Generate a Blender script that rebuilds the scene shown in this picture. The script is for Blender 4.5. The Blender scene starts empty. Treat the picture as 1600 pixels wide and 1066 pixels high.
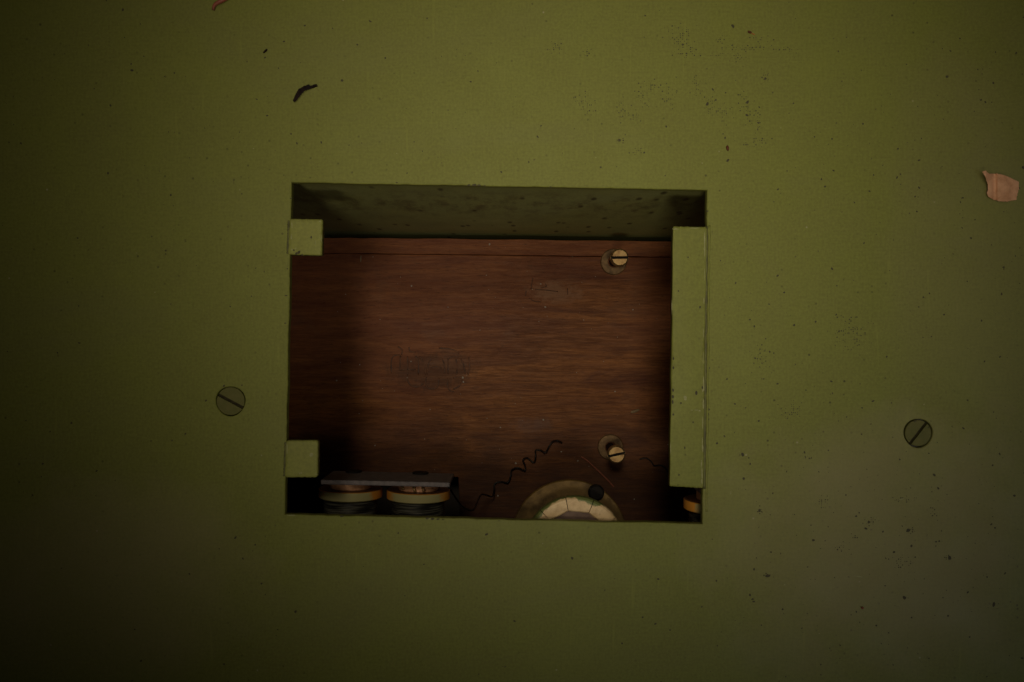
import bpy, bmesh, math, random
from mathutils import Vector, Matrix, noise
random.seed(7)
C = bpy.context.scene

# ---------------------------------------------------------------- scale
S = 0.00022          # metres per photo pixel on the panel's face
D = 0.30             # camera height above the panel
def P(px, py, z=0.0):
    """photo pixel seen at depth z (metres below the panel's face) -> world point"""
    k = (D + z) / D
    return Vector(((px - 800) * S * k, (533 - py) * S * k, -z))
ZW = 0.150           # depth of the wooden board
KW = (D + ZW) / D

# ---------------------------------------------------------------- camera
cam = bpy.data.cameras.new("camera")
cam.sensor_width = 36.0
cam.lens = 36.0 * D / (1600 * S)
cam.clip_start = 0.005
cam.clip_end = 20
cam_o = bpy.data.objects.new("camera", cam)
C.collection.objects.link(cam_o)
cam_o.location = (0, 0, D)
C.camera = cam_o

# ---------------------------------------------------------------- light
w = bpy.data.worlds.new("World"); C.world = w; w.use_nodes = True
bg = w.node_tree.nodes["Background"]
bg.inputs[0].default_value = (1.0, 0.86, 0.66, 1); bg.inputs[1].default_value = 0.014

def spot(name, loc, target, energy, size_deg, radius, color, blend=1.0):
    l = bpy.data.lights.new(name, 'SPOT')
    l.energy = energy; l.spot_size = math.radians(size_deg); l.spot_blend = blend
    l.shadow_soft_size = radius; l.color = color
    o = bpy.data.objects.new(name, l); C.collection.objects.link(o)
    o.location = loc
    o.rotation_euler = (Vector(target) - Vector(loc)).to_track_quat('-Z', 'Y').to_euler()
    return o
WARM = (1.0, 0.86, 0.62)
# a broad soft source: a cluster of lamps over the panel, all aimed at the same patch
for (lx, ly, lz, e) in ((-0.05, -0.04, 1.0, 1.35), (-0.40, -0.10, 0.95, 0.40), (0.30, -0.08, 0.95, 0.55), (-0.06, 0.28, 0.95, 1.05), (-0.08, -0.48, 0.9, 1.30)):
    k_ = spot("key_lamp", (lx, ly, lz), (0.0044 - 0.348 * lx, 0.054 - 0.152 * ly, 0), 5.35 * e, 20.5, 0.07, WARM)
    k_.scale = (1.04, 1.0, 1.0)
al = bpy.data.lights.new("sheen_lamp", 'AREA'); al.shape = 'DISK'; al.size = 0.30  # unseen lamp, added for the cool sheen low on the right
al.energy = 0.013; al.color = (0.86, 0.92, 1.0); al.spread = math.radians(22)
alo = bpy.data.objects.new("sheen_lamp", al); C.collection.objects.link(alo)
alo.location = (0.40, -0.25, 0.66)
alo.rotation_euler = (P(1290, 760) - Vector(alo.location)).to_track_quat('-Z', 'Y').to_euler()

C.view_settings.view_transform = 'Standard'
C.view_settings.look = 'None'
C.view_settings.exposure = 0
C.view_settings.gamma = 1

# ---------------------------------------------------------------- materials
class M:
    def __init__(s, name, rough=0.5, metal=0.0, base=None, spec=0.5):
        s.m = bpy.data.materials.new(name); s.m.use_nodes = True
        s.t = s.m.node_tree; s.b = s.t.nodes["Principled BSDF"]
        s.b.inputs["Roughness"].default_value = rough
        s.b.inputs["Metallic"].default_value = metal
        s.b.inputs["Specular IOR Level"].default_value = spec
        if base: s.b.inputs["Base Color"].default_value = (*base, 1)
        s.co = s.n("ShaderNodeNewGeometry").outputs["Position"]
    def n(s, t, **kw):
        x = s.t.nodes.new(t)
        for k, v in kw.items(): setattr(x, k, v)
        return x
    def l(s, a, b): s.t.links.new(a, b)
    def mapped(s, scale, rot=(0, 0, 0), loc=(0, 0, 0)):
        x = s.n("ShaderNodeMapping"); x.inputs["Scale"].default_value = scale
        x.inputs["Rotation"].default_value = rot; x.inputs["Location"].default_value = loc
        s.l(s.co, x.inputs["Vector"]); return x.outputs[0]
    def noise(s, scale, vec=None, detail=4, rough=0.55, dist=0.0):
        x = s.n("ShaderNodeTexNoise"); x.inputs["Scale"].default_value = scale
        x.inputs["Detail"].default_value = detail; x.inputs["Roughness"].default_value = rough
        x.inputs["Distortion"].default_value = dist
        s.l(vec if vec is not None else s.co, x.inputs["Vector"]); return x.outputs["Fac"]
    def voro(s, scale, vec=None, rnd=1.0):
        x = s.n("ShaderNodeTexVoronoi"); x.inputs["Scale"].default_value = scale
        x.inputs["Randomness"].default_value = rnd
        s.l(vec if vec is not None else s.co, x.inputs["Vector"]); return x
    def rng(s, v, a, b, c=0.0, d=1.0):
        x = s.n("ShaderNodeMapRange"); x.inputs[1].default_value = a; x.inputs[2].default_value = b
        x.inputs[3].default_value = c; x.inputs[4].default_value = d
        s.l(v, x.inputs[0]); return x.outputs[0]
    def math(s, op, a, b):
        x = s.n("ShaderNodeMath", operation=op)
        for i, v in enumerate((a, b)):
            if isinstance(v, (int, float)): x.inputs[i].default_value = v
            else: s.l(v, x.inputs[i])
        return x.outputs[0]
    def mix(s, f, a, b, mode='MIX'):
        x = s.n("ShaderNodeMix", data_type='RGBA', blend_type=mode)
        for i, v in ((0, f), (6, a), (7, b)):
            if isinstance(v, (int, float)): x.inputs[i].default_value = v
            elif isinstance(v, tuple): x.inputs[i].default_value = (*v, 1)
            else: s.l(v, x.inputs[i])
        return x.outputs[2]
    def color(s, v): s.l(v, s.b.inputs["Base Color"])
    def rough(s, v): s.l(v, s.b.inputs["Roughness"])
    def bump(s, v, dist, strength=1.0, prev=None):
        x = s.n("ShaderNodeBump"); x.inputs["Distance"].default_value = dist
        x.inputs["Strength"].default_value = strength
        s.l(v, x.inputs["Height"])
        if prev is not None: s.l(prev, x.inputs["Normal"])
        s.l(x.outputs[0], s.b.inputs["Normal"]); return x.outputs[0]

def green_paint(name, tint=(0.206, 0.224, 0.047), dirt=1.0, stain=False):
    m = M(name, rough=0.5, spec=0.22)
    big = m.noise(9, detail=3)
    mid = m.noise(60, detail=5)
    col = m.mix(m.rng(big, 0.35, 0.7), tuple(c * 0.93 for c in tint), tuple(c * 1.06 for c in tint))
    col = m.mix(m.rng(mid, 0.3, 0.75), col, (tint[0] * 0.95, tint[1] * 0.90, tint[2] * 1.15))
    # cloth-like weave of the rolled paint: very fine threads both ways
    h = m.noise(1.0, m.mapped((180, 1500, 900)), detail=4)
    v = m.noise(1.0, m.mapped((1500, 180, 900)), detail=4)
    weave = m.math('ADD', h, v)
    col = m.mix(m.rng(weave, 0.80, 1.20, 0.0, 0.34), col, tuple(c * 0.66 for c in tint))
    col = m.mix(m.rng(m.noise(1100, detail=3), 0.35, 0.75, 0.0, 0.55), col, tuple(c * 1.30 for c in tint))
    # soft smears and faded, hazier areas
    sm = m.noise(1.0, m.mapped((5, 11, 9), loc=(0.31, 0.12, 0)), detail=5, rough=0.65, dist=0.8)
    col = m.mix(m.rng(sm, 0.50, 0.68, 0.0, 0.30), col, (0.19, 0.185, 0.085))
    sk = m.noise(1.0, m.mapped((420, 28, 90), rot=(0, 0, 0.5)), detail=3)
    col = m.mix(m.rng(sk, 0.66, 0.74, 0.0, 0.35), col, tuple(c * 1.35 for c in tint))
    # scattered fine dirt dots, thicker where the wear noise says so
    patch = m.rng(m.noise(14, detail=3), 0.48, 0.68)
    vo = m.voro(420)
    dots = m.rng(vo.outputs["Distance"], 0.10, 0.22, 1.0, 0.0)
    rand = m.n("ShaderNodeSeparateColor"); m.l(vo.outputs["Color"], rand.inputs[0])
    dots = m.math('MULTIPLY', dots, m.rng(rand.outputs[0], 0.80, 0.86))
    dots = m.math('MULTIPLY', dots, m.math('ADD', m.math('MULTIPLY', patch, 0.75), 0.25))
    col = m.mix(m.math('MULTIPLY', dots, 0.8 * dirt), col, (0.035, 0.03, 0.018))
    # pale dust specks
    vp = m.voro(230)
    r2 = m.n("ShaderNodeSeparateColor"); m.l(vp.outputs["Color"], r2.inputs[0])
    pale = m.math('MULTIPLY', m.rng(vp.outputs["Distance"], 0.05, 0.10, 1.0, 0.0), m.rng(r2.outputs[1], 0.955, 0.96))
    col = m.mix(m.math('MULTIPLY', pale, 0.6), col, (0.42, 0.40, 0.26))
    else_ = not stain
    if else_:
        # grey sheen put into the colour, low at right and left
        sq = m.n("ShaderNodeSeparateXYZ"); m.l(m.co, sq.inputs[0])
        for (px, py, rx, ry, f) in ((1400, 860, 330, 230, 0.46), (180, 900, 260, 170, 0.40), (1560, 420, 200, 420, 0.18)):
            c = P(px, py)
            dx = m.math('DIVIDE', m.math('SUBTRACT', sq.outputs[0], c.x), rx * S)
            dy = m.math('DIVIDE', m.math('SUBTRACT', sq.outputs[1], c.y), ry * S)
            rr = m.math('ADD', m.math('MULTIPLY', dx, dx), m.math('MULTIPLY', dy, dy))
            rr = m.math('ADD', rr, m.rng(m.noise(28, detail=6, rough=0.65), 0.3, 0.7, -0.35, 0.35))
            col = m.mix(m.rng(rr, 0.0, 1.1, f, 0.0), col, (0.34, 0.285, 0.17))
    if stain:
        sp = m.n("ShaderNodeSeparateXYZ"); m.l(m.co, sp.inputs[0])
        band = m.math('MULTIPLY', m.rng(sp.outputs[2], -0.105, -0.065), m.rng(sp.outputs[2], -0.040, -0.012, 1.0, 0.0))
        st = m.rng(m.noise(1.0, m.mapped((150, 150, 60)), detail=6, rough=0.7), 0.46, 0.66)
        st = m.math('MULTIPLY', st, m.math('ADD', m.math('MULTIPLY', band, 0.50), 0.06))
        col = m.mix(st, col, (0.075, 0.04, 0.022))
        vb = m.voro(1.0, m.mapped((170, 170, 60))); r3 = m.n("ShaderNodeSeparateColor"); m.l(vb.outputs["Color"], r3.inputs[0])
        bl = m.math('MULTIPLY', m.rng(vb.outputs["Distance"], 0.12, 0.26, 1.0, 0.0), m.rng(r3.outputs[2], 0.6, 0.7))
        col = m.mix(m.math('MULTIPLY', bl, 0.75), col, (0.04, 0.025, 0.016))
    m.color(col)
    m.rough(m.rng(mid, 0.3, 0.7, 0.48, 0.62))
    n1 = m.bump(weave, 0.00003, 0.6)
    n2 = m.bump(m.noise(260, detail=3), 0.00012, 0.6, n1)
    m.bump(m.noise(45, detail=2), 0.0005, 0.35, n2)
    return m.m

def wood(name, dark=1.0):
    m = M(name, rough=0.5, spec=0.18)
    wv = m.noise(7, detail=2)
    g1 = m.noise(1.0, m.mapped((15, 105, 60), rot=(0, 0, -0.02)), detail=9, rough=0.72, dist=1.0)
    g2 = m.noise(1.0, m.mapped((75, 850, 90), rot=(0, 0, -0.02)), detail=8, rough=0.75, dist=0.8)
    g3 = m.noise(1.0, m.mapped((90, 3000, 90)), detail=2)
    a = m.mix(m.rng(g1, 0.30, 0.70), (0.125 * dark, 0.035 * dark, 0.014 * dark), (0.43 * dark, 0.162 * dark, 0.042 * dark))
    a = m.mix(m.rng(g2, 0.42, 0.60, 0.0, 0.5), a, (0.060 * dark, 0.017 * dark, 0.009 * dark))
    a = m.mix(m.rng(wv, 0.45, 0.62, 0.0, 0.45), a, (0.20 * dark, 0.058 * dark, 0.028 * dark))
    a = m.mix(m.rng(g3, 0.55, 0.75, 0.0, 0.25), a, (0.25 * dark, 0.12 * dark, 0.05 * dark))
    cl = m.noise(38, detail=5, rough=0.7)
    a = m.mix(m.rng(cl, 0.56, 0.75, 0.0, 0.35), a, (0.16 * dark, 0.09 * dark, 0.055 * dark))
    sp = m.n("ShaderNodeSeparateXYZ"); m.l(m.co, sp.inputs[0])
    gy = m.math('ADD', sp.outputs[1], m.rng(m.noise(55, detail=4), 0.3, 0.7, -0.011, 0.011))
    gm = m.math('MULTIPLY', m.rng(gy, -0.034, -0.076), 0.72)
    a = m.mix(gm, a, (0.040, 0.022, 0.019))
    # fine pores and ticks, a rubbed dark smudge round the stamp, a pale scuff
    po = m.noise(1.0, m.mapped((260, 1700, 90)), detail=4, rough=0.7)
    a = m.mix(m.rng(po, 0.56, 0.68, 0.0, 0.55), a, (0.045, 0.016, 0.009))
    def spot_mask(px, py, rx, ry, lo, hi):
        c = P(px, py, ZW)
        dx = m.math('DIVIDE', m.math('SUBTRACT', sp.outputs[0], c.x), rx * S * KW)
        dy = m.math('DIVIDE', m.math('SUBTRACT', sp.outputs[1], c.y), ry * S * KW)
        rr = m.math('ADD', m.math('MULTIPLY', dx, dx), m.math('MULTIPLY', dy, dy))
        rr = m.math('ADD', rr, m.rng(m.noise(170, detail=5, rough=0.7), 0.3, 0.7, -0.55, 0.55))
        return m.rng(rr, lo, hi, 1.0, 0.0)
    a = m.mix(m.math('MULTIPLY', spot_mask(676, 580, 78, 34, 0.35, 1.0), 0.55), a, (0.055, 0.026, 0.016))
    a = m.mix(m.math('MULTIPLY', spot_mask(868, 456, 50, 20, 0.15, 0.9), 0.50), a, (0.36, 0.20, 0.12))
    a = m.mix(m.math('MULTIPLY', spot_mask(828, 664, 42, 16, 0.1, 0.9), 0.40), a, (0.22, 0.13, 0.11))
    a = m.mix(m.math('MULTIPLY', spot_mask(700, 568, 50, 12, 0.05, 0.7), 0.22), a, (0.30, 0.15, 0.08))
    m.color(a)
    m.rough(m.rng(g2, 0.3, 0.7, 0.36, 0.6))
    b = m.bump(g2, 0.00025, 0.7)
    m.bump(g1, 0.0004, 0.4, b)
    return m.m

def speckled(name, base, alt, scale=300, rough=0.5, metal=0.0, lo=0.4, hi=0.65, bump=0.00005, spec=0.5):
    m = M(name, rough=rough, metal=metal, spec=spec)
    f = m.noise(scale, detail=5, rough=0.65)
    m.color(m.mix(m.rng(f, lo, hi), base, alt))
    m.rough(m.rng(f, 0.3, 0.7, max(rough - 0.1, 0.05), rough + 0.12))
    m.bump(f, bump, 0.6)
    return m.m

MAT = {}
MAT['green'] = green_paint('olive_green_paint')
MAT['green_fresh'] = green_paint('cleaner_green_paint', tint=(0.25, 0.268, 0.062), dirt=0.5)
MAT['green_stained'] = green_paint('stained_green_paint', tint=(0.36, 0.39, 0.135), stain=True)
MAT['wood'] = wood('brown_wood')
MAT['inside'] = speckled('dark_inside', (0.02, 0.015, 0.012), (0.035, 0.025, 0.018), rough=0.8)
MAT['slot_dirt'] = speckled('slot_dirt', (0.022, 0.018, 0.008), (0.05, 0.042, 0.02), 700, rough=0.8, spec=0.2)
MAT['washer'] = speckled('tarnished_brass', (0.22, 0.125, 0.045), (0.10, 0.055, 0.022), 260, rough=0.5, metal=0.3)
MAT['screw'] = speckled('painted_screw', (0.120, 0.124, 0.034), (0.160, 0.150, 0.052), 300, rough=0.6, spec=0.2, lo=0.35, hi=0.7, bump=0.0001)
MAT['brass'] = speckled('bright_brass', (0.50, 0.34, 0.15), (0.34, 0.20, 0.09), 300, rough=0.38, metal=0.75)
MAT['brass_dull'] = speckled('dull_brass', (0.21, 0.125, 0.030), (0.10, 0.058, 0.016), 200, rough=0.6, metal=0.2)
MAT['steel'] = speckled('grey_steel', (0.13, 0.115, 0.13), (0.23, 0.20, 0.21), 420, rough=0.6, metal=0.1)
MAT['copper'] = speckled('copper_pink', (0.78, 0.42, 0.24), (0.55, 0.26, 0.13), 500, rough=0.5, metal=0.2)
MAT['black'] = speckled('black_metal', (0.006, 0.005, 0.004), (0.014, 0.010, 0.008), 400, rough=0.7, spec=0.2)
MAT['wire'] = speckled('dark_wire', (0.010, 0.007, 0.006), (0.02, 0.013, 0.010), 500, rough=0.5)
MAT['red_wire'] = speckled('red_wire', (0.42, 0.13, 0.07), (0.25, 0.08, 0.045), 500, rough=0.6)
MAT['paper'] = speckled('pink_paper', (0.78, 0.43, 0.25), (0.54, 0.27, 0.14), 160, rough=0.8, bump=0.0002)
MAT['scrap'] = speckled('black_scrap', (0.010, 0.006, 0.006), (0.028, 0.016, 0.014), 500, rough=0.8, spec=0.15)
MAT['red_scrap'] = speckled('red_scrap', (0.32, 0.085, 0.055), (0.17, 0.05, 0.03), 500, rough=0.6)
MAT['rust'] = speckled('rust_crumb', (0.13, 0.035, 0.015), (0.08, 0.03, 0.012), 500, rough=0.8)
MAT['amber'] = speckled('amber_fibre', (0.46, 0.20, 0.04), (0.30, 0.11, 0.02), 400, rough=0.6)
MAT['speck'] = speckled('dirt', (0.048, 0.042, 0.022), (0.080, 0.070, 0.036), 900, rough=0.8)
MAT['dust'] = speckled('pale_dust', (0.45, 0.40, 0.34), (0.3, 0.25, 0.2), 900, rough=0.8)
MAT['chip'] = speckled('pale_chip', (0.36, 0.26, 0.15), (0.22, 0.15, 0.08), 700, rough=0.8)
MAT['maroon'] = speckled('maroon_face', (0.19, 0.115, 0.085), (0.135, 0.085, 0.07), 250, rough=0.6)
MAT['stamp'] = speckled('stamped_wood', (0.075, 0.030, 0.015), (0.20, 0.080, 0.034), 300, rough=0.5)

def cream():
    m = M('cream_enamel', rough=0.5)
    f = m.noise(420, detail=5, rough=0.7)
    c = m.mix(m.rng(f, 0.4, 0.7), (0.82, 0.60, 0.33), (0.62, 0.42, 0.21))
    at = m.n("ShaderNodeAttribute", attribute_name="rim")       # 1 at the outer rim
    gr = m.rng(m.math('ADD', at.outputs["Fac"], m.rng(m.noise(170, detail=4), 0.3, 0.7, -0.45, 0.45)), 0.55, 0.72)
    at2 = m.voro(330)
    c = m.mix(m.rng(at2.outputs['Distance'], 0.04, 0.16, 0.45, 0.0), c, (0.20, 0.11, 0.05))
    c = m.mix(gr, c, (0.16, 0.19, 0.055))
    ru = m.math('MULTIPLY', m.rng(m.noise(90, detail=3), 0.58, 0.68), 0.7)
    c = m.mix(ru, c, (0.42, 0.22, 0.10))
    m.color(c); m.bump(f, 0.00008, 0.6); return m.m
MAT['cream'] = cream()

def flange_mat():
    m = M('bobbin_rim_fibre', rough=0.5)
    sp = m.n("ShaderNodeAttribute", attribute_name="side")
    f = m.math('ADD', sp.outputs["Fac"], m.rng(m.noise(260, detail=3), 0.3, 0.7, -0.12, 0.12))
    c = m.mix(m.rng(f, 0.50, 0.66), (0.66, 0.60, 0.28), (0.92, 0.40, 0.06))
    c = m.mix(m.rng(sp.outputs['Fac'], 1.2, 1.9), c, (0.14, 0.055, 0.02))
    m.color(c); m.bump(m.noise(500), 0.00005, 0.5); return m.m
MAT['flange'] = flange_mat()

def winding_mat():
    m = M('wound_thread', rough=0.45)
    g = m.noise(1.0, m.mapped((90, 2600, 90)), detail=4)
    c = m.mix(m.rng(g, 0.46, 0.62), (0.015, 0.014, 0.013), (0.17, 0.165, 0.13))
    m.color(c); return m.m
MAT['winding'] = winding_mat()

# ---------------------------------------------------------------- object helpers
WORLD = {}
def link(o, parent=None, at=Vector((0, 0, 0))):
    C.collection.objects.link(o)
    WORLD[o.name] = Vector(at)
    if parent is not None:
        o.parent = parent
        o.location = Vector(at) - WORLD[parent.name]
    else:
        o.location = at
def tag(o, label=None, cat=None, group=None, kind=None):
    if label: o['label'] = label
    if cat: o['category'] = cat
    if group: o['group'] = group
    if kind: o['kind'] = kind
    return o
def empty(name, at):
    o = bpy.data.objects.new(name, None); o.empty_display_size = 0.01
    link(o, None, at); return o
def obj(name, bm, mat, parent=None, smooth=False, bevel=0.0, seg=2, angle=35, recalc=True):
    if recalc: bmesh.ops.recalc_face_normals(bm, faces=bm.faces)
    vs = [v.co for v in bm.verts]
    c = Vector([(min(v[i] for v in vs) + max(v[i] for v in vs)) / 2 for i in range(3)])
    for v in bm.verts: v.co -= c
    me = bpy.data.meshes.new(name); bm.to_mesh(me); bm.free()
    if mat: me.materials.append(MAT[mat])
    o = bpy.data.objects.new(name, me); link(o, parent, c)
    if smooth:
        for p in me.polygons: p.use_smooth = True
    if bevel > 0:
        b = o.modifiers.new("bevel", 'BEVEL'); b.width = bevel; b.segments = seg
        b.limit_method = 'ANGLE'; b.angle_limit = math.radians(angle)
    return o

def prism(bm, pts, z0, z1):
    """solid from a world xy outline between heights z0 (low) and z1 (high)"""
    a = [bm.verts.new((p[0], p[1], z1)) for p in pts]
    b = [bm.verts.new((p[0], p[1], z0)) for p in pts]
    bm.faces.new(a); bm.faces.new(b[::-1])
    n = len(pts)
    for i in range(n):
        bm.faces.new((a[i], b[i], b[(i + 1) % n], a[(i + 1) % n]))
def lathe(bm, prof, centre, axis='z', n=48, a0=0.0, a1=2 * math.pi, attr=None):
    """prof: list of (r, h)"""
    full = abs(a1 - a0 - 2 * math.pi) < 1e-6
    cnt = n if full else n + 1
    rings = []
    for (r, h) in prof:
        ring = []
        for i in range(cnt):
            t = a0 + (a1 - a0) * i / n
            if axis == 'z': co = (centre[0] + r * math.cos(t), centre[1] + r * math.sin(t), centre[2] + h)
            else: co = (centre[0] + r * math.cos(t), centre[1] + h, centre[2] + r * math.sin(t))
            ring.append(bm.verts.new(co))
        rings.append(ring)
    for j in range(len(rings) - 1):
        for i in range(n):
            k = (i + 1) % cnt
            bm.faces.new((rings[j][i], rings[j][k], rings[j + 1][k], rings[j + 1][i]))
    return rings
def cap(bm, ring): bm.faces.new(ring)
def tube(bm, pts, r, n=8):
    rings = []
    for i, p in enumerate(pts):
        t = (pts[min(i + 1, len(pts) - 1)] - pts[max(i - 1, 0)]).normalized()
        u = t.cross(Vector((0, 0, 1)))
        if u.length < 1e-4: u = t.cross(Vector((1, 0, 0)))
        u.normalize(); v = t.cross(u)
        rr = r(i / (len(pts) - 1)) if callable(r) else r
        rings.append([bm.verts.new(p + rr * (math.cos(a) * u + math.sin(a) * v)) for a in [2 * math.pi * k / n for k in range(n)]])
    for a, b in zip(rings, rings[1:]):
        for k in range(n):
            bm.faces.new((a[k], a[(k + 1) % n], b[(k + 1) % n], b[k]))
    bm.faces.new(rings[0][::-1]); bm.faces.new(rings[-1])
def smooth_path(pts, n=6):
    out = []
    for i in range(len(pts) - 1):
        p0 = pts[max(i - 1, 0)]; p1 = pts[i]; p2 = pts[i + 1]; p3 = pts[min(i + 2, len(pts) - 1)]
        for j in range(n):
            t = j / n
            out.append(0.5 * ((2 * p1) + (p2 - p0) * t + (2 * p0 - 5 * p1 + 4 * p2 - p3) * t * t + (3 * p1 - p0 - 3 * p2 + p3) * t ** 3))
    out.append(pts[-1]); return out
def slotted_head(bm, c, r, h, ang, slot_w, slot_d, dome=0.0, chamfer=0.0):
    """solid screw head: top at c.z, slot cut right across, turned by ang"""
    def half(sgn):
        a0 = math.asin(slot_w / 2 / r)
        pts = [(r * math.cos(a0 + (math.pi - 2 * a0) * i / 22), sgn * r * math.sin(a0 + (math.pi - 2 * a0) * i / 22)) for i in range(23)]
        ca, sa = math.cos(ang), math.sin(ang)
        def w(p, z, s=1.0):
            x = p[0] * s; y = p[1] * s if abs(p[1]) > slot_w * 0.51 else p[1]
            return (c[0] + x * ca - y * sa, c[1] + x * sa + y * ca, z)
        cs = (1 - chamfer / r)
        top = [bm.verts.new(w(p, c[2] + dome, cs)) for p in pts]
        mid = [bm.verts.new(w(p, c[2] + dome - (chamfer if chamfer else 1e-5))) for p in pts]
        bot = [bm.verts.new(w(p, c[2] - slot_d)) for p in pts]
        bm.faces.new(top)
        m = len(pts)
        for A, B in ((top, mid), (mid, bot)):
            for i in range(m):
                bm.faces.new((A[i], B[i], B[(i + 1) % m], A[(i + 1) % m]))
        bm.faces.new(bot[::-1])
    half(1); half(-1)
    rings = lathe(bm, [(r, -slot_d - 1e-5), (r, -h)], c, n=40)
    cap(bm, rings[0]); cap(bm, rings[1][::-1])

def slot_fill(parent, c, r, ang, w_, depth, mat='black'):
    bm = bmesh.new(); a = math.radians(ang); ca, sa = math.cos(a), math.sin(a)
    pts = [(x * ca - y * sa + c[0], x * sa + y * ca + c[1]) for x, y in ((-r, -w_ / 2), (r, -w_ / 2), (r, w_ / 2), (-r, w_ / 2))]
    prism(bm, pts, c[2] - depth - 0.00002, c[2] - depth * 0.72)
    return obj('slot', bm, mat, parent)

# ================================================================ THE GREEN PANEL
panel = empty('painted_panel', (0, 0, 0))
tag(panel, 'olive green painted panel filling the frame, cut by a rectangular opening, speckled with dirt', 'panel')
T = 0.0030
def edge_line(a, b, n, amp, seed):
    out = []
    for i in range(n):
        t = i / n
        p = P(*a).lerp(P(*b), t)
        d = (P(*b) - P(*a)).normalized(); q = Vector((-d.y, d.x, 0))
        f = min(t, 1 - t) * 12
        a_ = amp * (noise.noise(Vector((t * 9 + seed, seed, 0))) + 0.8 * noise.noise(Vector((t * 45 + seed, seed, 3)))) * min(1, f)
        out.append(p + q * a_)
    return out
cor = [(455.5, 285), (1105, 297), (1097.5, 819), (445, 804)]
opening = []
for i in range(4):
    opening += edge_line(cor[i], cor[(i + 1) % 4], 90, 0.00022, i * 7.3)
SCREWS = [((360, 627), 22.0, -28), ((1435, 677), 20.5, 52)]
holes = []
for (c, r, a) in SCREWS:
    cc = P(*c); rr = (r + (1.0 if c[0] < 800 else 2.2)) * S
    holes.append([cc + Vector((rr * math.cos(t), rr * math.sin(t), 0)) * (1 + 0.02 * math.sin(3 * t)) for t in [2 * math.pi * k / 56 for k in range(56)]])
bm = bmesh.new()
def loop_v(pts, z): return [bm.verts.new((p[0], p[1], z)) for p in pts]
def close_e(vs): return [bm.edges.new((vs[i], vs[(i + 1) % len(vs)])) for i in range(len(vs))]
def grow(pts, d):
    c = sum((Vector(p) for p in pts), Vector()) / len(pts)
    out = []
    n = len(pts)
    for i, p in enumerate(pts):
        t = (Vector(pts[(i + 1) % n]) - Vector(pts[i - 1])).normalized()
        q = Vector((-t.y, t.x, 0))
        if q.dot(Vector(p) - c) < 0: q = -q
        out.append(Vector(p) + q * d)
    return out
outer = [Vector((x, y, 0)) for x, y in ((-0.55, -0.45), (0.55, -0.45), (0.55, 0.45), (-0.55, 0.45))]
BV = 0.00025
top_loops = [loop_v(outer, 0)] + [loop_v(grow(h, BV), 0) for h in [opening] + holes]
es = []
for l_ in top_loops: es += close_e(l_)
bmesh.ops.triangle_fill(bm, use_beauty=True, edges=es, normal=(0, 0, 1))
low = [loop_v(h, -BV) for h in [opening] + holes]
bot = [loop_v(h, -T) for h in [opening] + holes]
for a, b, c_ in zip(top_loops[1:], low, bot):
    n = len(a)
    for i in range(n):
        j = (i + 1) % n
        bm.faces.new((a[i], b[i], b[j], a[j])); bm.faces.new((b[i], c_[i], c_[j], b[j]))
ob = loop_v(outer, -T); es = close_e(ob)
for i in range(4):
    bm.faces.new((top_loops[0][i], ob[i], ob[(i + 1) % 4], top_loops[0][(i + 1) % 4]))
for l_ in bot:
    for i in range(len(l_)):
        e = bm.edges.get((l_[i], l_[(i + 1) % len(l_)])); es.append(e)
bmesh.ops.triangle_fill(bm, use_beauty=True, edges=es, normal=(0, 0, -1))
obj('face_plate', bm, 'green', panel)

for (c, r, a) in SCREWS:
    bm = bmesh.new(); cc = P(*c); cc.z = -0.00012
    slotted_head(bm, cc, r * S, 0.004, math.radians(a), 4.6 * S, 0.0012, chamfer=0.00018)
    s_ = obj('screw', bm, 'screw', panel)
    slot_fill(s_, cc, r * S * 0.97, a, 4.5 * S, 0.0012, 'slot_dirt')
    s_['label'] = 'painted-over slotted screw with its slot slanting down to the right' if c[0] < 800 else 'painted-over slotted screw with its slot slanting up to the right, ringed with dirt'

# blocks at the left edge and the batten on the right
def rounded_block(name, px, z_top, z_bot, mat, label, r_px=2.5, wob=0.0, seed=0):
    """px: four photo corners, clockwise from the top left"""
    pts = []
    cs = [P(*q) for q in px]
    n = 4; r = r_px * S
    for i in range(4):
        p = cs[i]; a = (cs[i - 1] - p).normalized(); b = (cs[(i + 1) % 4] - p).normalized()
        p0 = p + a * r; p1 = p + b * r
        for k in range(5):
            t = k / 4
            pts.append((p0 * (1 - t) ** 2 + p * 2 * t * (1 - t) + p1 * t * t))
        q0 = p1; q1 = cs[(i + 1) % 4] - b * r
        m = 14
        for k in range(1, m):
            d = (q1 - q0).normalized(); nn = Vector((-d.y, d.x, 0))
            pts.append(q0.lerp(q1, k / m) + nn * wob * noise.noise(Vector((k * 0.9 + seed, i * 5.1, seed))))
    bm = bmesh.new()
    c = sum(pts, Vector()) / len(pts)
    rings = []
    for (s_in, z) in ((0.0, z_bot), (0.0, z_top - 0.0006), (0.00015, z_top - 0.00025), (0.0005, z_top - 0.00005), (0.0011, z_top)):
        rings.append([bm.verts.new(((p - (p - c).normalized() * s_in * 1.2).x, (p - (p - c).normalized() * s_in * 1.2).y, z)) for p in pts])
    for A, B in zip(rings, rings[1:]):
        for i in range(len(pts)):
            j = (i + 1) % len(pts); bm.faces.new((A[i], A[j], B[j], B[i]))
    bm.faces.new(rings[0][::-1]); bm.faces.new(rings[-1])
    o = obj(name, bm, mat, panel, smooth=True); o['label'] = label
    return o
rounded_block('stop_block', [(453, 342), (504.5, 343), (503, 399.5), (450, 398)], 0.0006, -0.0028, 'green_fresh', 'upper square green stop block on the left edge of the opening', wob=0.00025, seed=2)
rounded_block('stop_block', [(447, 688), (497.5, 688), (496.5, 746), (445, 746)], 0.0006, -0.0028, 'green_fresh', 'lower square green stop block on the left edge of the opening', r_px=5, wob=0.0002, seed=9)
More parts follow.
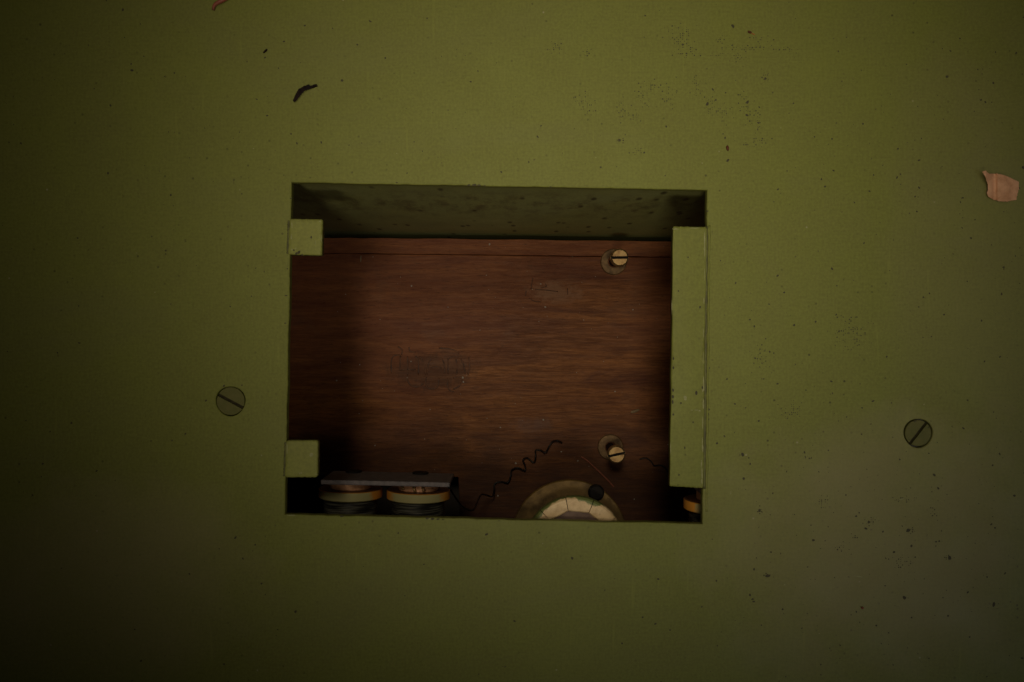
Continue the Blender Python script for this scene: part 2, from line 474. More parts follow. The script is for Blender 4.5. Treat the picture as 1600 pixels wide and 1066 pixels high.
rounded_block('batten', [(1051.5, 353.5), (1104, 355), (1098.5, 763), (1046, 760)], 0.0005, -0.0028, 'green', 'long upright green batten along the right edge of the opening', wob=0.0003, seed=4)
# paint-filled seams: uneven beads
def bead(pts, r, seed, name='paint_bead', mat='green'):
    bm = bmesh.new()
    path = []
    n = 70
    for i in range(n + 1):
        t = i / n
        p = P(*pts[0]).lerp(P(*pts[1]), t)
        p.x += 0.00022 * noise.noise(Vector((t * 22, seed, 0)))
        p.z = 0.0 - r * 0.25
        path.append(p)
    tube(bm, path, lambda t: r * (0.75 + 0.45 * noise.noise(Vector((t * 30, seed, 8))) + 0.0), 10)
    return obj(name, bm, mat, panel, smooth=True)
MAT['seam'] = speckled('dirty_seam_paint', (0.085, 0.085, 0.028), (0.16, 0.165, 0.045), 260, rough=0.6)
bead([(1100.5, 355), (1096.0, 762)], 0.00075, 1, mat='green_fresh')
bead([(1104.5, 354), (1100.5, 764)], 0.00068, 31, name='dirty_seam', mat='seam')
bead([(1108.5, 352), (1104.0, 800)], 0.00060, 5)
bead([(451.5, 345), (449.5, 397)], 0.0006, 11, name='dirty_seam', mat='seam')
bead([(446.0, 691), (444.5, 744)], 0.0006, 15, name='dirty_seam', mat='seam')

# chipped dark scabs and pale scuffs on the paint
def blob(bm, c, rx, ry, h, ang=0, n=9, seed=0, up=None):
    ctr = bm.verts.new((c.x, c.y, c.z + h)) if up is None else bm.verts.new(c + up * h)
    ring = []
    for k in range(n):
        t = 2 * math.pi * k / n; q = 1 + 0.55 * (random.random() - 0.5)
        x = rx * math.cos(t) * q; y = ry * math.sin(t) * q
        X = x * math.cos(ang) - y * math.sin(ang); Y = x * math.sin(ang) + y * math.cos(ang)
        ring.append(bm.verts.new((c.x + X, c.y + Y, c.z - 0.00001)) if up is None else bm.verts.new(c + Vector((X, 0, Y)) - up * 1e-5))
    for k in range(n): bm.faces.new((ctr, ring[k], ring[(k + 1) % n]))
def in_open(x, y): return 436 < x < 1118 and 276 < y < 830
bm_dark = bmesh.new()
bm_soft = bmesh.new()
def speck(x, y, r, asp=1.0, ang=None):
    bm = bm_soft if (r < 1.6 and random.random() < 0.5) else bm_dark
    c = P(x, y); a = random.random() * 3 if ang is None else ang
    blob(bm, c, r * S * asp, r * S / max(asp, 1e-3) ** 0.3, 0.00003, a, 7)
# the rubbed patch upper right: weave-aligned dots
cl = [(905, 155, 14, 14), (918, 165, 12, 14), (970, 170, 10, 26), (1000, 150, 14, 18), (1020, 140, 10, 20), (1045, 150, 12, 22), (1088, 135, 8, 24),
      (1108, 160, 12, 16), (1130, 175, 20, 16), (1165, 160, 10, 22), (1170, 178, 8, 20), (1184, 185, 8, 18), (1195, 122, 10, 10), (990, 182, 14, 10),
      (1120, 85, 26, 4), (1150, 74, 24, 4), (1185, 76, 30, 4), (1230, 77, 24, 3), (1158, 88, 14, 8), (1075, 84, 20, 8), (919, 82, 5, 10), (870, 75, 14, 10),
      (1125, 62, 8, 5), (970, 222, 8, 5), (997, 235, 10, 8), (1185, 218, 12, 12), (1165, 226, 4, 4), (1190, 60, 20, 6), (1060, 60, 30, 20), (1410, 779, 22, 5), (1425, 830, 8, 5), (1457, 800, 4, 10), (1359, 815, 10, 6), (1314, 855, 8, 8), (1336, 838, 5, 5), (1200, 898, 8, 4), (1188, 798, 4, 6), (1285, 785, 10, 12), (1410, 880, 14, 16), (1480, 872, 6, 5), (1265, 715, 5, 4), (1240, 640, 20, 20), (1190, 560, 16, 26), (1330, 520, 30, 30)]
for (x, y, sx, sy) in cl:
    for k in range(int(8 + sx * sy / 12)):
        gx = x + random.gauss(0, sx * 0.5); gy = y + random.gauss(0, sy * 0.5)
        gx = round(gx / 3.1) * 3.1 + random.uniform(-.5, .5); gy = round(gy / 3.1) * 3.1 + random.uniform(-.5, .5)
        speck(gx, gy, random.choice((0.7, 0.9, 1.1, 1.5)))
named = [(602, 91, 2), (535, 126, 3), (968, 219, 3.2), (1105, 163, 3.2), (1114, 140, 2), (1167, 180, 2.6), (1185, 192, 2.2), (1145, 41, 3), (1067, 70, 2.4),
         (1137, 251, 3), (1196, 123, 2.6), (1168, 160, 3), (350, 603, 2.2), (322, 626, 2.0), (378, 602, 1.8), (267, 305, 2, ), (206, 110, 3), (192, 15, 2.4),
         (205, 100, 2), (414, 90, 2), (476, 40, 2), (1271, 844, 3.2), (1200, 900, 4), (1162, 748, 3), (1160, 710, 4), (1397, 863, 2.8), (1460, 742, 2.6),
         (1424, 853, 2.6), (1484, 872, 4.2), (1419, 829, 4, ), (1358, 816, 3.2), (1353, 826, 2.5), (1187, 798, 3), (1172, 930, 2.5), (1178, 940, 2), (1223, 952, 2.2),
         (1585, 775, 2.6), (1413, 934, 3.5), (1553, 945, 3.5), (760, 835, 2.6), (462, 956, 2.8), (894, 872, 2.6), (368, 840, 2.2), (1180, 560, 2), (1241, 508, 2.5),
         (1215, 600, 2), (1300, 420, 2.5), (1350, 380, 2), (1480, 120, 3), (1540, 160, 2), (1500, 60, 2), (1310, 80, 2), (1552, 130, 2.4), (1599, 262, 3),
         (1106, 648, 3.4), (1107, 640, 2.6), (1106, 655, 2.8), (1098, 570, 2.2), (1088, 569, 3), (1108, 575, 2), (1104, 630, 2), (1100, 472, 1.6), (1120, 693, 2.6)]
for q in [(733,289,2),(741,289,2.4),(748,289.5,2.2),(757,290,1.4),(668,810.5,2.2),(676,811,2.6),(684,811.5,2.2),(692,812,1.5),(447,462,1.8),(446,505,1.6),(449,420,1.3),(454,310,1.4),(534,807,1.8),(780,814,1.4),(1105.5,330,1.5),(620,285.5,1.3),(860,292,1.4)]: speck(q[0], q[1], q[2], 1.6, 0.02)
for q in named: speck(q[0], q[1], q[2], random.uniform(0.8, 1.5))
def wnoise(x, y): return noise.noise(Vector((x / 160, y / 160, 4)))
n = 0
while n < 1000:
    x = random.uniform(-30, 1630); y = random.uniform(-30, 1096)
    wgt = 0.25 + (0.75 if x > 1110 else 0.0) * (1.0 if y > 60 else 0.3) + wnoise(x, y) * 0.7
    if x > 1110 and y > 680: wgt += 0.35
    if random.random() > wgt * 0.8 or in_open(x, y): continue
    speck(x, y, random.choice((0.6, 0.7, 0.8, 0.9, 1.1, 1.5, 2.0)), random.uniform(0.8, 1.6)); n += 1
MAT['soft_speck'] = speckled('brownish_dirt', (0.075, 0.07, 0.03), (0.115, 0.105, 0.045), 900, rough=0.8)
tag(obj('dirt_specks', bm_dark, 'speck', panel), kind='stuff')
tag(obj('dirt_specks', bm_soft, 'soft_speck', panel), kind='stuff')
# specks lying on batten and blocks (they stand 0.5 mm higher)
bm = bmesh.new()
for (x, y, r) in [(1052.5, 560, 1.2), (1052, 575, 1.4), (1051.5, 610, 1.6), (1051.5, 620, 1.8), (1051.2, 628, 1.6), (1052, 648, 1.8), (1064, 630, 1.5), (1088, 614, 2), (1098, 606, 1.6),
                  (1070, 700, 1.2), (1060, 455, 1.1), (1094, 480, 1.4), (1075, 402, 1.2), (1083, 660, 1.3), (1061, 742, 1.3), (467, 394, 2.6), (463, 396, 2), (486, 371, 1.4), (459, 391, 1.6), (472, 398, 1.4)]:
    c = P(x, y, -0.00062); blob(bm, c, r * S, r * S * random.uniform(0.8, 2.0), 0.00003, 0, 7)
tag(obj('dirt_specks', bm, 'speck', panel), kind='stuff')
bm = bmesh.new()
for (x, y, rx, ry) in [(1071, 622, 3.0, 3.4), (1081, 641, 2, 0.8), (1088, 641, 3, 0.7), (1093, 642, 2, 1), (1098, 610, 0.9, 3), (1097, 740, 1.3, 8), (1096.5, 752, 1.4, 4), (1098, 700, 1.2, 8), (1101, 375, 1.1, 12), (1099.5, 600, 1.2, 14), (1099, 632, 1.3, 9), (1100, 470, 0.7, 5), (1101, 392, 0.8, 9), (1101, 430, 0.6, 12), (1099.5, 520, 0.8, 8), (1099, 560, 0.6, 10), (1098, 660, 0.8, 12), (1097.5, 690, 0.9, 6), (1096, 725, 0.8, 7), (1056, 358, 5, 0.8), (1085, 356.5, 8, 0.7), (500, 346, 2, 1.0), (502, 372, 0.7, 7), (448.5, 702, 0.7, 8), (494, 741, 1.5, 1.2), (1050, 480, 0.6, 12), (1048, 700, 0.6, 9),
                      (487, 711, 3.5, 3), (468, 740, 1.3, 1.6), (471, 739, 1.3, 1.6), (456, 352, 0.8, 5), (455, 370, 0.9, 4), (456, 390, 1.5, 1.2), (462, 388, 1.4, 1.0), (493, 380, 0.6, 4)]:
    c = P(x, y, -0.00064); blob(bm, c, rx * S, ry * S, 0.00003, 0, 9)
MAT['scuff'] = speckled('pale_green_scuff', (0.33, 0.33, 0.15), (0.25, 0.26, 0.10), 900, rough=0.7)
tag(obj('paint_scuffs', bm, 'scuff', panel), kind='stuff')
bm = bmesh.new()
for (x, y, rx, ry, a) in [(242, 457, 1.4, 1.4, 0), (396, 232, 1.3, 1.3, 0), (1408, 780, 5, 1.4, 0.2), (1342, 901, 9, 1.1, -0.15), (1226, 914, 1.6, 1.6, 0), (1142, 770, 1.0, 4, 0), (1097, 255, 1.3, 1.3, 0), (931, 246, 1, 1, 0), (300, 640, 1, 1, 0), (1444, 632, 1.6, 1.6, 0), (1330, 735, 1, 1, 0), (1280, 990, 1.2, 1.2, 0), (620, 240, 1, 1, 0), (1220, 200, 1.2, 1.2, 0), (455, 805.5, 9, 0.9, 0.0), (670, 811, 8, 0.8, 0)]:
    c = P(x, y); blob(bm, c, rx * S, ry * S, 0.00003, a, 9)
tag(obj('paint_scuffs', bm, 'scuff', panel), kind='stuff')

# ================================================================ THE CAVITY
WALL = 250.5 * S
def slab(name, a, b, mat, label=None):
    bm = bmesh.new()
    x0, x1 = sorted((a[0], b[0])); y0, y1 = sorted((a[1], b[1])); z0, z1 = sorted((a[2], b[2]))
    prism(bm, [(x0, y0), (x1, y0), (x1, y1), (x0, y1)], z0, z1)
    o = obj(name, bm, mat, panel)
    if label: o['label'] = label
    return o
# the green wall behind the top edge of the opening, turned with the opening by about a degree
bm = bmesh.new()
L, R_ = -0.135, 0.125
y_at = lambda x: WALL - x * math.tan(math.radians(0.75))
prism(bm, [(L, y_at(L)), (R_, y_at(R_)), (R_, y_at(R_) + 0.003), (L, y_at(L) + 0.003)], -0.190, -T - 0.0002)
o = obj('inner_wall', bm, 'green_stained', panel); o['label'] = 'stained green inner wall under the top edge of the opening'
slab('side_wall', (-0.138, -0.15, -0.190), (-0.1352, 0.06, -T - 0.0002), 'inside')
slab('side_wall', (0.1252, -0.15, -0.190), (0.128, 0.06, -T - 0.0002), 'inside')
slab('lower_wall', (-0.138, -0.153, -0.190), (0.128, -0.1502, -T - 0.0002), 'inside')
slab('back_wall', (-0.138, -0.153, -0.194), (0.128, 0.062, -0.1902), 'inside')

# ================================================================ THE WOODEN BOARD
board = empty('wooden_board', P(760, 580, ZW))
tag(board, 'reddish brown wooden board with horizontal grain at the back of the opening', 'board')
def PW(x, y): return P(x, y, ZW)
def board_poly(pts, zt, name, mat='wood', amp=0.0003, seed=0):
    bm = bmesh.new(); out = []
    n_ = len(pts)
    for i in range(n_):
        a, b = PW(*pts[i]), PW(*pts[(i + 1) % n_]); m = 30
        for k in range(m):
            t = k / m; p = a.lerp(b, t); d = (b - a).normalized(); q = Vector((-d.y, d.x, 0))
            out.append(p + q * amp * min(1, min(t, 1 - t) * 10) * noise.noise(Vector((t * 8 + seed, i, 2))))
    prism(bm, [(p.x, p.y) for p in out], zt - 0.012, zt)
    return obj(name, bm, mat, board, bevel=0.0004, seg=2, angle=50)
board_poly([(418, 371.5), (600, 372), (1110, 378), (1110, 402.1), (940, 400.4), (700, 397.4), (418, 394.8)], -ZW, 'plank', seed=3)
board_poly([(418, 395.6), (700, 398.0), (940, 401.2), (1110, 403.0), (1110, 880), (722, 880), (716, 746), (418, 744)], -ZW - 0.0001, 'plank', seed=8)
# illegible rubbed stamp: pressed strokes over one another
def stroke(bm, pts, x0, y0, sc, r, z=ZW - 0.00005):
    path = smooth_path([P(x0 + x / sc, y0 + y / sc, z) for (x, y) in pts], 5)
    tube(bm, path, r, 6)
bm = bmesh.new()
ST = [[(205, 500), (200, 340), (230, 255), (300, 235), (345, 260)], [(335, 250), (330, 360), (325, 460)], [(330, 455), (440, 450), (560, 452)], [(440, 250), (445, 400), (440, 530)],
      [(560, 250), (600, 330), (600, 520)], [(620, 250), (690, 380), (700, 520)], [(725, 520), (745, 380), (800, 280), (880, 255), (955, 310), (985, 400), (990, 500)],
      [(780, 420), (880, 405), (940, 430)], [(1020, 300), (1100, 262), (1190, 268)], [(1040, 290), (1035, 400), (1035, 510)], [(1150, 290), (1170, 420), (1160, 520)], [(1225, 290), (1270, 400), (1290, 520)],
      [(1340, 260), (1352, 400), (1330, 520)], [(440, 600), (480, 670), (580, 705), (680, 650)], [(720, 560), (705, 650), (740, 720), (840, 730), (890, 680), (900, 570)],
      [(1040, 570), (1030, 680), (1060, 755), (1120, 770)], [(1110, 740), (1200, 690), (1245, 620), (1215, 560), (1110, 570)], [(300, 110), (360, 160), (350, 230)], [(460, 120), (480, 180), (560, 190)], [(900, 130), (1080, 150), (1200, 205)]]
for s_ in ST: stroke(bm, s_, 590, 530, 9.41, 0.00040, ZW + 0.00020)
obj('stamped_mark', bm, 'stamp', board, smooth=True)['label'] = 'faint rubbed stamped mark pressed into the middle of the wood'
bm = bmesh.new()
for s_ in [[(400, 180), (380, 280), (370, 390)], [(270, 430), (260, 520)], [(1065, 380), (1070, 510)], [(440, 400), (640, 410), (880, 440)], [(330, 560), (420, 620), (560, 640)], [(640, 290), (660, 340), (560, 370)]]:
    stroke(bm, s_, 800, 420, 12.3, 0.00022)
obj('stamped_mark', bm, 'stamp', board, smooth=True)['label'] = 'faint angular stamped mark in the upper right of the wood'
# pale dust and scratches on the wood
bm = bmesh.new()
for (x, y, r) in [(852, 480, 1.3), (526, 595, 1.3), (849, 656, 1.6), (877, 706, 1.3), (903, 720, 1.4), (806, 724, 1.6), (778, 775, 1.5), (642, 565, 0.9), (723, 590, 1.6), (724, 597, 1.2), (586, 696, 1.2), (989, 484, 1.0),
                  (782, 668, 1.1), (643, 447, 1.3), (765, 382, 1.6), (1044, 695, 1.2), (961, 612, 1.2), (845, 444, 1.2), (562, 570, 0.8), (991, 780, 1.0), (672, 640, 0.9), (700, 480, 0.8), (760, 430, 0.8), (912, 500, 0.8), (540, 460, 0.9)] + \
                 [(random.uniform(520, 1040), random.uniform(385, 740), random.uniform(0.35, 0.8)) for _ in range(60)]:
    c = P(x, y, ZW - 0.00002); blob(bm, c, r * S * 1.5, r * S * 1.5, 0.00006, 0, 7)
tag(obj('dust_specks', bm, 'dust', board), kind='stuff')

# ---- slotted brass posts standing on the board
def brass_post(base, head, rb, rh, ang, label):
    zt = D * (0.0)  # placeholder
    # height from the parallax between washer and head
    b = P(*base, ZW)
    zh = ZW - 0.0308
    h = P(*head, zh)
    root = empty('brass_post', b)
    tag(root, label, 'post', 'slotted brass posts on the wooden board')
    kb = (D + ZW) / D; kh = (D + zh) / D
    bm = bmesh.new(); R1 = rb * S * kb
    r_ = lathe(bm, [(R1 * 0.45, 0.0012), (R1 * 0.94, 0.0012), (R1, 0.0008), (R1, -0.0002)], b, n=44)
    obj('washer', bm, 'washer', root, smooth=False)
    bm = bmesh.new()
    ax = Vector((h.x, h.y, 0)) - Vector((b.x, b.y, 0))
    n_ = 28; rings = []
    for t, q in ((0, 0.52), (0.9, 0.50), (0.93, 0.50)):
        c = Vector((b.x, b.y, b.z)).lerp(Vector((h.x, h.y, h.z)), t)
        rings.append([bm.verts.new((c.x + q * rh * S * kh * 1.0 * math.cos(a), c.y + q * rh * S * kh * math.sin(a), c.z)) for a in [2 * math.pi * k / n_ for k in range(n_)]])
    for A, B in zip(rings, rings[1:]):
        for k in range(n_): bm.faces.new((A[k], A[(k + 1) % n_], B[(k + 1) % n_], B[k]))
    obj('shaft', bm, 'black', root, smooth=True)
    bm = bmesh.new()
    slotted_head(bm, h, rh * S * kh, 0.0035, math.radians(ang), 4.2 * S * kh, 0.0014, chamfer=0.0007)
    hd = obj('slotted_head', bm, 'brass', root)
    slot_fill(hd, h, rh * S * kh * 0.97, ang, 4.1 * S * kh, 0.0014)
    return root
brass_post((958.5, 409.5), (968.5, 402.5), 20.5, 14.0, 1, 'slotted brass post near the top of the board with a level slot')
brass_post((953.5, 698.5), (963.5, 710.5), 20.0, 14.0, 12, 'slotted brass post lower on the board beside the coiled wire, slot tilted')

# ================================================================ ROUND CREAM DRUM
ZC, ZF = 0.0062, 0.0268
cc = P(899, 855, ZC); fc = P(890, 841, ZF)
cx, cy = (cc.x + fc.x) / 2, (cc.y + fc.y) / 2
drum = empty('round_drum', (cx, cy, -ZF))
tag(drum, 'round drum with cracked cream segmented rim on an olive brass flange at the lower edge', 'drum')
RC = 78.6 * S * (D + ZC) / D; RF = 90.7 * S * (D + ZF) / D
bm = bmesh.new()
lathe(bm, [(RC * 0.6, 0), (RF * 0.985, 0), (RF, -0.0004), (RF, -0.0022), (RC * 0.6, -0.0022)], Vector((fc.x, fc.y, -ZF)), n=96)
obj('flange', bm, 'brass_dull', drum)
bm = bmesh.new()
r_ = lathe(bm, [(RC * 0.83, -ZC - 0.002 + ZF), (RC * 0.83, 0), ], Vector((cx, cy, -ZF)), n=64); cap(bm, r_[0])
r_ = lathe(bm, [(RC * 0.80, -0.0025), (RC * 0.80, -0.012)], Vector((cx, cy - 0.002, -ZF)), n=64); cap(bm, r_[1])
lathe(bm, [(RC * 0.30, -0.012), (RC * 0.30, -(ZW - ZF) + 0.0005)], Vector((cx + 0.002, -0.105, -ZF)), n=40)
obj('barrel', bm, 'inside', drum, smooth=False)
bm = bmesh.new()
r_ = lathe(bm, [(RC * 0.76, -0.0015), (RC * 0.72, -0.0014), (RC * 0.3, -0.0008)], Vector((cc.x, cc.y, -ZC)), n=11 * 4); cap(bm, r_[-1])
obj('centre_face', bm, 'maroon', drum, smooth=False)
NSEG = 11
for s_ in range(NSEG):
    a0 = math.radians(101 + s_ * 360 / NSEG + 0.45); a1 = math.radians(101 + (s_ + 1) * 360 / NSEG - 0.45)
    bm = bmesh.new(); lay = bm.verts.layers.float.new('rim')
    m = 10; prof = [(1.0, -0.0035, 1.2), (1.0, -0.0018, 1.0), (0.985, -0.0008, 0.85), (0.95, -0.0002, 0.6), (0.90, 0, 0.32), (0.84, 0, 0.1), (0.745, -0.0001, 0.0), (0.72, -0.0006, 0.0), (0.715, -0.0030, 0.0)]
    hs = random.uniform(-0.0002, 0.0001)
    rows = []
    amid = (a0 + a1) / 2
    for (q, h, rim) in prof:
        row = []
        for k in range(m + 1):
            t = a0 + (a1 - a0) * k / m
            r = RC * q
            if q < 0.8: r = RC * q * math.cos((a1 - a0) / 2) / math.cos(t - amid)    # straight inner edges
            r *= 1 + 0.006 * noise.noise(Vector((t * 20, q * 10, s_)))
            v = bm.verts.new((cc.x + r * math.cos(t), cc.y + r * math.sin(t), -ZC + h + hs)); v[lay] = rim * (1.15 if math.degrees(t) % 360 > 60 and math.degrees(t) % 360 < 175 else 0.55)
            row.append(v)
        rows.append(row)
    for A, B in zip(rows, rows[1:]):
        for k in range(m): bm.faces.new((A[k], A[k + 1], B[k + 1], B[k]))
    bm.faces.new([r[0] for r in rows]); bm.faces.new([r[-1] for r in rows][::-1])
    bm.faces.new([rows[0][k] for k in range(m + 1)][::-1] + [rows[-1][k] for k in range(m + 1)])
    obj('rim_segment', bm, 'cream', drum)
zs = ZF - 0.0022
sc_ = P(932, 770.5, zs)
bm = bmesh.new(); slotted_head(bm, sc_, 12.5 * S * (D + zs) / D, 0.0022, math.radians(-35), 2.4 * S, 0.0008, chamfer=0.0006)
fs_ = obj('flange_screw', bm, 'black', drum)
slot_fill(fs_, sc_, 12.2 * S * 1.1, -35, 2.3 * S, 0.0008)

# ================================================================ COIL PAIRS
def make_coils():
    zf, zb = 0.0450, 0.0690                 # front and back depth of the plate
    zc = 0.0605
    kc = (D + zc) / D
    yp = P(0, 752.0, zf).y                  # the plate's upper face (faces up the picture)
    xl = P(501, 0, zf).x; xr = P(703, 0, zf).x
    root = empty('magnet_coils', ((xl + xr) / 2, yp, -zc))
    tag(root, 'pair of wound magnet coils under a grey steel plate, lower left of the opening', 'magnet coils', 'magnet coil pairs under grey plates')
    th = 7.6 * S * (D + zf) / D
    bm = bmesh.new()
    prism(bm, [(xl, yp - th), (xr, yp - th), (xr, yp), (xl, yp)], -zb, -zf)
    pl = obj('yoke_plate', bm, 'steel', root, bevel=0.0004)
    cents = [P(548.5, 0, zc).x, P(654.5, 0, zc).x]
    for c in cents:
        b_ = bmesh.new()
        r_ = lathe(b_, [(0.0034, 0.0006), (0.0034, -0.0004)], Vector((c, yp, -zc - 0.006)), axis='y', n=26); cap(b_, r_[0])
        obj('rivet', b_, 'black', root)
    for i, c in enumerate(cents):
        o_ = Vector((c, yp - th, -zc))
        coil = bmesh.new()                                   # pink core collar
        rc = 31.5 * S * kc
        r_ = lathe(coil, [(rc, -0.0006), (rc, -0.0034), (rc * 0.93, -0.0038)], o_, axis='y', n=52)
        cap(coil, r_[0])
        obj('collar', coil, 'copper', root, smooth=False)
        fl = bmesh.new(); lay = fl.verts.layers.float.new('side')
        rf = 49.8 * S * kc * 0.985; y0 = -0.0035; y1 = y0 - 14.8 * S * kc
        prof = [(rf * 0.5, y0), (rf - 0.0006, y0), (rf, y0 - 0.0004), (rf, (y0 + y1) / 2), (rf, y1 + 0.0004), (rf - 0.0005, y1), (rf * 0.5, y1)]
        lathe(fl, prof, o_, axis='y', n=72)
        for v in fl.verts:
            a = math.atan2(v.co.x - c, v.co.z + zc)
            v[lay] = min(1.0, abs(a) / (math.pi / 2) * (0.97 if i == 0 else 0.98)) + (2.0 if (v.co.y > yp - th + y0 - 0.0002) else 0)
        obj('bobbin_flange', fl, 'flange', root, smooth=False)
        wn = bmesh.new()
        rw = 40 * S * kc; prof = []; y = y1; k = 0
        while y > y1 - 0.030:
            prof += [(rw + random.uniform(-1, 1) * 0.00008, y), (rw + 0.00035 + random.uniform(-1, 1) * 0.0001, y - 0.00045)]; y -= 0.0009
        lathe(wn, prof, o_, axis='y', n=40)
        obj('winding', wn, 'winding', root, smooth=True)
    # bright solder ends at the front of the right-hand collar
    so = bmesh.new()
    for dx, l_ in ((-0.0012, 0.0030), (0.0024, 0.0022), (-0.006, 0.0016)):
        x = cents[1] + dx
        zz = -zc + math.sqrt(max((31.5 * S * kc) ** 2 - dx * dx, 0))
        tube(so, [Vector((x, yp - th - 0.0004, zz)), Vector((x + 0.0003, yp - th - 0.0022, zz + 0.0006)), Vector((x + 0.0009, yp - th - 0.0022 - l_ * 0.4, zz + 0.0009))], 0.0006, 8)
    obj('solder_tags', so, 'brass', root, smooth=True)
    root.rotation_euler = (0, 0, math.radians(-1.3))
    return root
coil1 = make_coils()
def copy_tree(o, parent=None):
    c = o.copy(); C.collection.objects.link(c)
    if parent is not None: c.parent = parent
    for ch in list(o.children): copy_tree(ch, c)
    return c
coil2 = copy_tree(coil1)
coil2.location += Vector((0.1438, 0.0014, 0.035))
coil2['label'] = 'second pair of wound magnet coils, only an amber flange end showing under the batten'

# ================================================================ WIRES
def wire(name, pts, r, mat, z, label, zz=None):
    bm = bmesh.new()
    path = smooth_path([P(x, y, (zz[i] if zz else z)) for i, (x, y) in enumerate(pts)], 6)
    tube(bm, path, r, 8)
    return tag(obj(name, bm, mat, smooth=True), label, 'wire')
p1 = [(704, 765), (712, 778), (722, 791), (733, 797), (741, 795), (747, 782), (752, 773), (761, 774), (769, 776), (772, 766), (773, 756), (783, 753), (793, 754), (798, 744), (799.5, 735), (809, 731),
      (820, 736), (820, 727), (817, 719), (824, 716), (834, 723), (837, 713), (837, 704), (845, 704), (852, 707), (858, 698), (864, 690), (871, 689), (878, 692)]
zz = [0.070 + (ZW - 0.002 - 0.070) * min(1, i / 9) - 0.0 for i in range(len(p1))]
zz = [z - (0.0018 if i % 3 == 0 else 0) for i, z in enumerate(zz)]
wire('zigzag_wire', p1, 0.00042, 'wire', ZW, 'thin dark zigzag wire climbing across the wood from the coils to the middle', zz)
wire('stray_wire', [(999, 718), (1006, 716), (1012, 717), (1018, 722), (1022, 728), (1031, 727), (1039, 731), (1045, 739), (1052, 744)], 0.00036, 'wire', ZW - 0.0006, 'short dark wire end curling on the wood right of the lower brass post')
wire('copper_wire', [(908, 714), (916, 719), (925, 727), (934, 735), (943, 744), (951, 752), (959, 761)], 0.0004, 'red_wire', ZW - 0.0006, 'reddish copper wire curving beside the drum flange')

# ================================================================ LOOSE DEBRIS
def sheet(name, outline, zfun, mat, label, cat, th=0.00015, grid=3.0, x0=0, y0=0, sc=1.0):
    from mathutils.geometry import delaunay_2d_cdt
    pts = [Vector((x0 + x / sc, y0 + y / sc)) for (x, y) in outline]
    dense = []
    for i in range(len(pts)):
        a, b = pts[i], pts[(i + 1) % len(pts)]; m = max(2, int((b - a).length / 1.6))
        for k in range(m):
            q = a.lerp(b, k / m); nn = Vector((-(b - a).y, (b - a).x)).normalized()
            dense.append(q + nn * 0.9 * noise.noise(Vector((q.x * 0.7, q.y * 0.7, 1))))
    nd = len(dense); xs = [p.x for p in dense]; ys = [p.y for p in dense]
    extra = []
    def inside(p):
        c = False
        for i in range(nd):
            a, b = dense[i], dense[i - 1]
            if (a.y > p.y) != (b.y > p.y) and p.x < (b.x - a.x) * (p.y - a.y) / (b.y - a.y) + a.x: c = not c
        return c
    x = min(xs)
    while x < max(xs):
        y = min(ys)
        while y < max(ys):
            p = Vector((x, y))
            if inside(p) and min((p - q).length for q in dense) > 0.6: extra.append(p)
            y += grid
        x += grid
    vs, es_, fs, *_ = delaunay_2d_cdt(dense + extra, [], [list(range(nd))], 1, 1e-5)
    bm = bmesh.new(); V = [bm.verts.new(P(v.x, v.y, -zfun(v.x, v.y))) for v in vs]
    for f in fs: bm.faces.new([V[i] for i in f])
    bmesh.ops.recalc_face_normals(bm, faces=bm.faces)
    if sum(f.normal.z for f in bm.faces) < 0: bmesh.ops.reverse_faces(bm, faces=bm.faces)
    o = obj(name, bm, mat, recalc=False)
    s_ = o.modifiers.new('thickness', 'SOLIDIFY'); s_.thickness = th; s_.offset = -1
    return tag(o, label, cat)
def zpaper(x, y):
    u = (x - 1541) / 52.0
    z = 0.0006 + 0.0009 * math.sin(max(0, min(1, u)) * math.pi) 
    if x < 1551: z += 0.0024 * min(1, (1551 - x) / 10) ** 1.2 * max(0.35, min(1.0, (305 - y) / 30))
    if x > 1551 and x < 1556: z -= 0.0005
    z += 0.0004 * noise.noise(Vector((x / 8, y / 8, 0)))
    return z
sheet('paper_scrap', [(370, 300), (430, 285), (480, 335), (620, 335), (730, 360), (830, 400), (980, 470), (985, 580), (955, 680), (945, 770), (860, 785), (800, 800), (680, 798), (560, 770), (480, 720), (445, 660), (470, 600), (460, 500), (430, 400)],
      zpaper, 'paper', 'torn pinkish paper scrap with a curled corner at the right side of the panel', 'paper scrap', x0=1500, y0=240, sc=10.66)
sheet('bark_scrap', [(365, 630), (385, 665), (430, 650), (500, 560), (560, 480), (600, 430), (700, 400), (780, 355), (862, 310), (850, 280), (770, 310), (730, 325), (700, 290), (600, 330), (480, 390), (440, 470), (400, 550)],
      lambda x, y: 0.0010 + 0.0002 * math.sin((x + y) * 0.35), 'scrap', 'bent black scrap like a boomerang on the green panel above the opening', 'scrap', th=0.0008, grid=2.0, x0=430, y0=110, sc=13.32)
bm = bmesh.new()
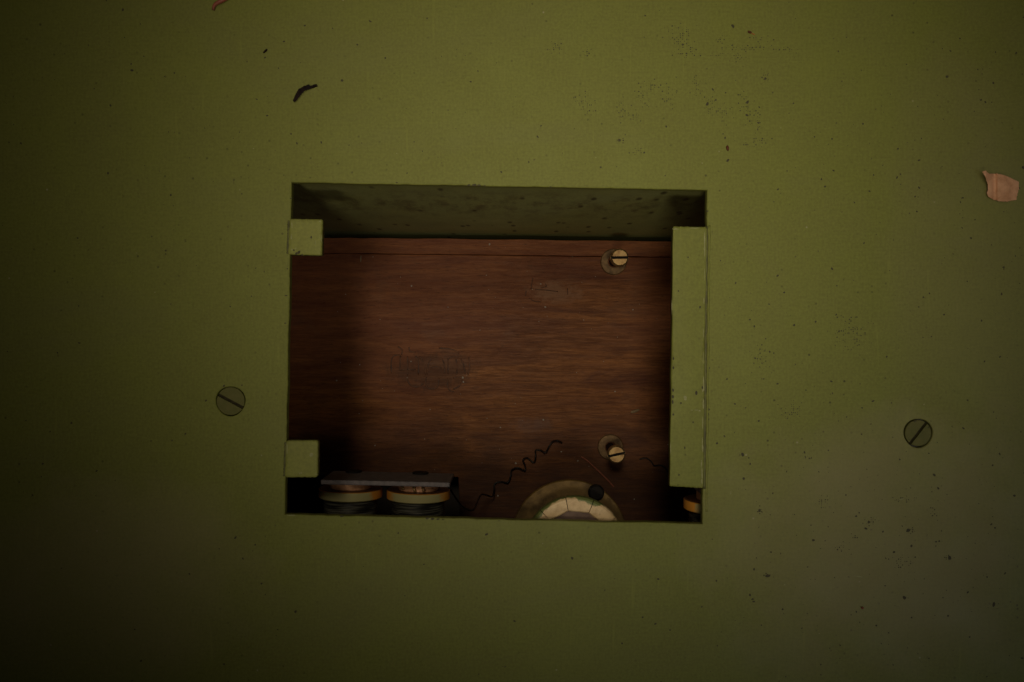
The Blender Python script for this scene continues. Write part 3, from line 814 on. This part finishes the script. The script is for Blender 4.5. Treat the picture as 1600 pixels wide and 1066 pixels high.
tube(bm, smooth_path([P(334, 16.5) + Vector((0, 0, 0.0004)), P(336, 11) + Vector((0, 0, 0.0009)), P(341, 7) + Vector((0, 0, 0.0012)), P(350, 2) + Vector((0, 0, 0.0010)), P(360, -5) + Vector((0, 0, 0.0008)), P(371, -12) + Vector((0, 0, 0.0005))], 4), lambda t: 0.00050 + 0.0004 * t, 8)
tag(obj('red_fragment', bm, 'red_scrap', smooth=True), 'bent reddish fragment at the very top edge of the green panel', 'fragment')
def crumb(name, x, y, rx, ry, ang, mat, label, h=0.0006, z=0.0, cat='crumb'):
    bm = bmesh.new(); c = P(x, y, z); k = (D + z) / D
    bmesh.ops.create_icosphere(bm, subdivisions=2, radius=1.0)
    ca, sa = math.cos(ang), math.sin(ang)
    for v in bm.verts:
        q = 1 + 0.35 * noise.noise(v.co * 2.1 + Vector((x, y, 0)))
        X, Y, Z = v.co.x * rx * S * k * q, v.co.y * ry * S * k * q, v.co.z * h * q
        v.co = Vector((c.x + X * ca - Y * sa, c.y + X * sa + Y * ca, c.z + Z + h * 0.6))
    return tag(obj(name, bm, mat, smooth=True), label, cat)
crumb('splinter', 415, 80.5, 4.2, 1.4, math.radians(42), 'scrap', 'tiny dark splinter on the green panel above left of the black scrap', cat='splinter')
crumb('crumb', 1136.5, 232, 2.2, 4.3, math.radians(8), 'rust', 'small reddish brown crumb on the green panel above the opening\'s right corner')
crumb('crumb', 1171, 51, 3.4, 1.6, math.radians(-20), 'rust', 'small brown crumb with an amber tail near the top of the panel')
crumb('fibre', 1176.5, 53.5, 4.0, 0.9, math.radians(-25), 'amber', 'amber fibre touching the small brown crumb near the top', h=0.0003, cat='fibre')
crumb('crumb', 1347, 949.5, 2.2, 1.8, 0, 'red_scrap', 'small red crumb low on the right side of the green panel')
crumb('wood_chip', 992, 642.5, 7.6, 2.3, math.radians(17), 'chip', 'pale seed-shaped wood chip lying right of centre on the board', z=ZW, cat='wood chip')
crumb('wood_chip', 564, 404.5, 1.1, 5.2, math.radians(-4), 'chip', 'thin pale upright wood chip near the upper left of the board', z=ZW, cat='wood chip')
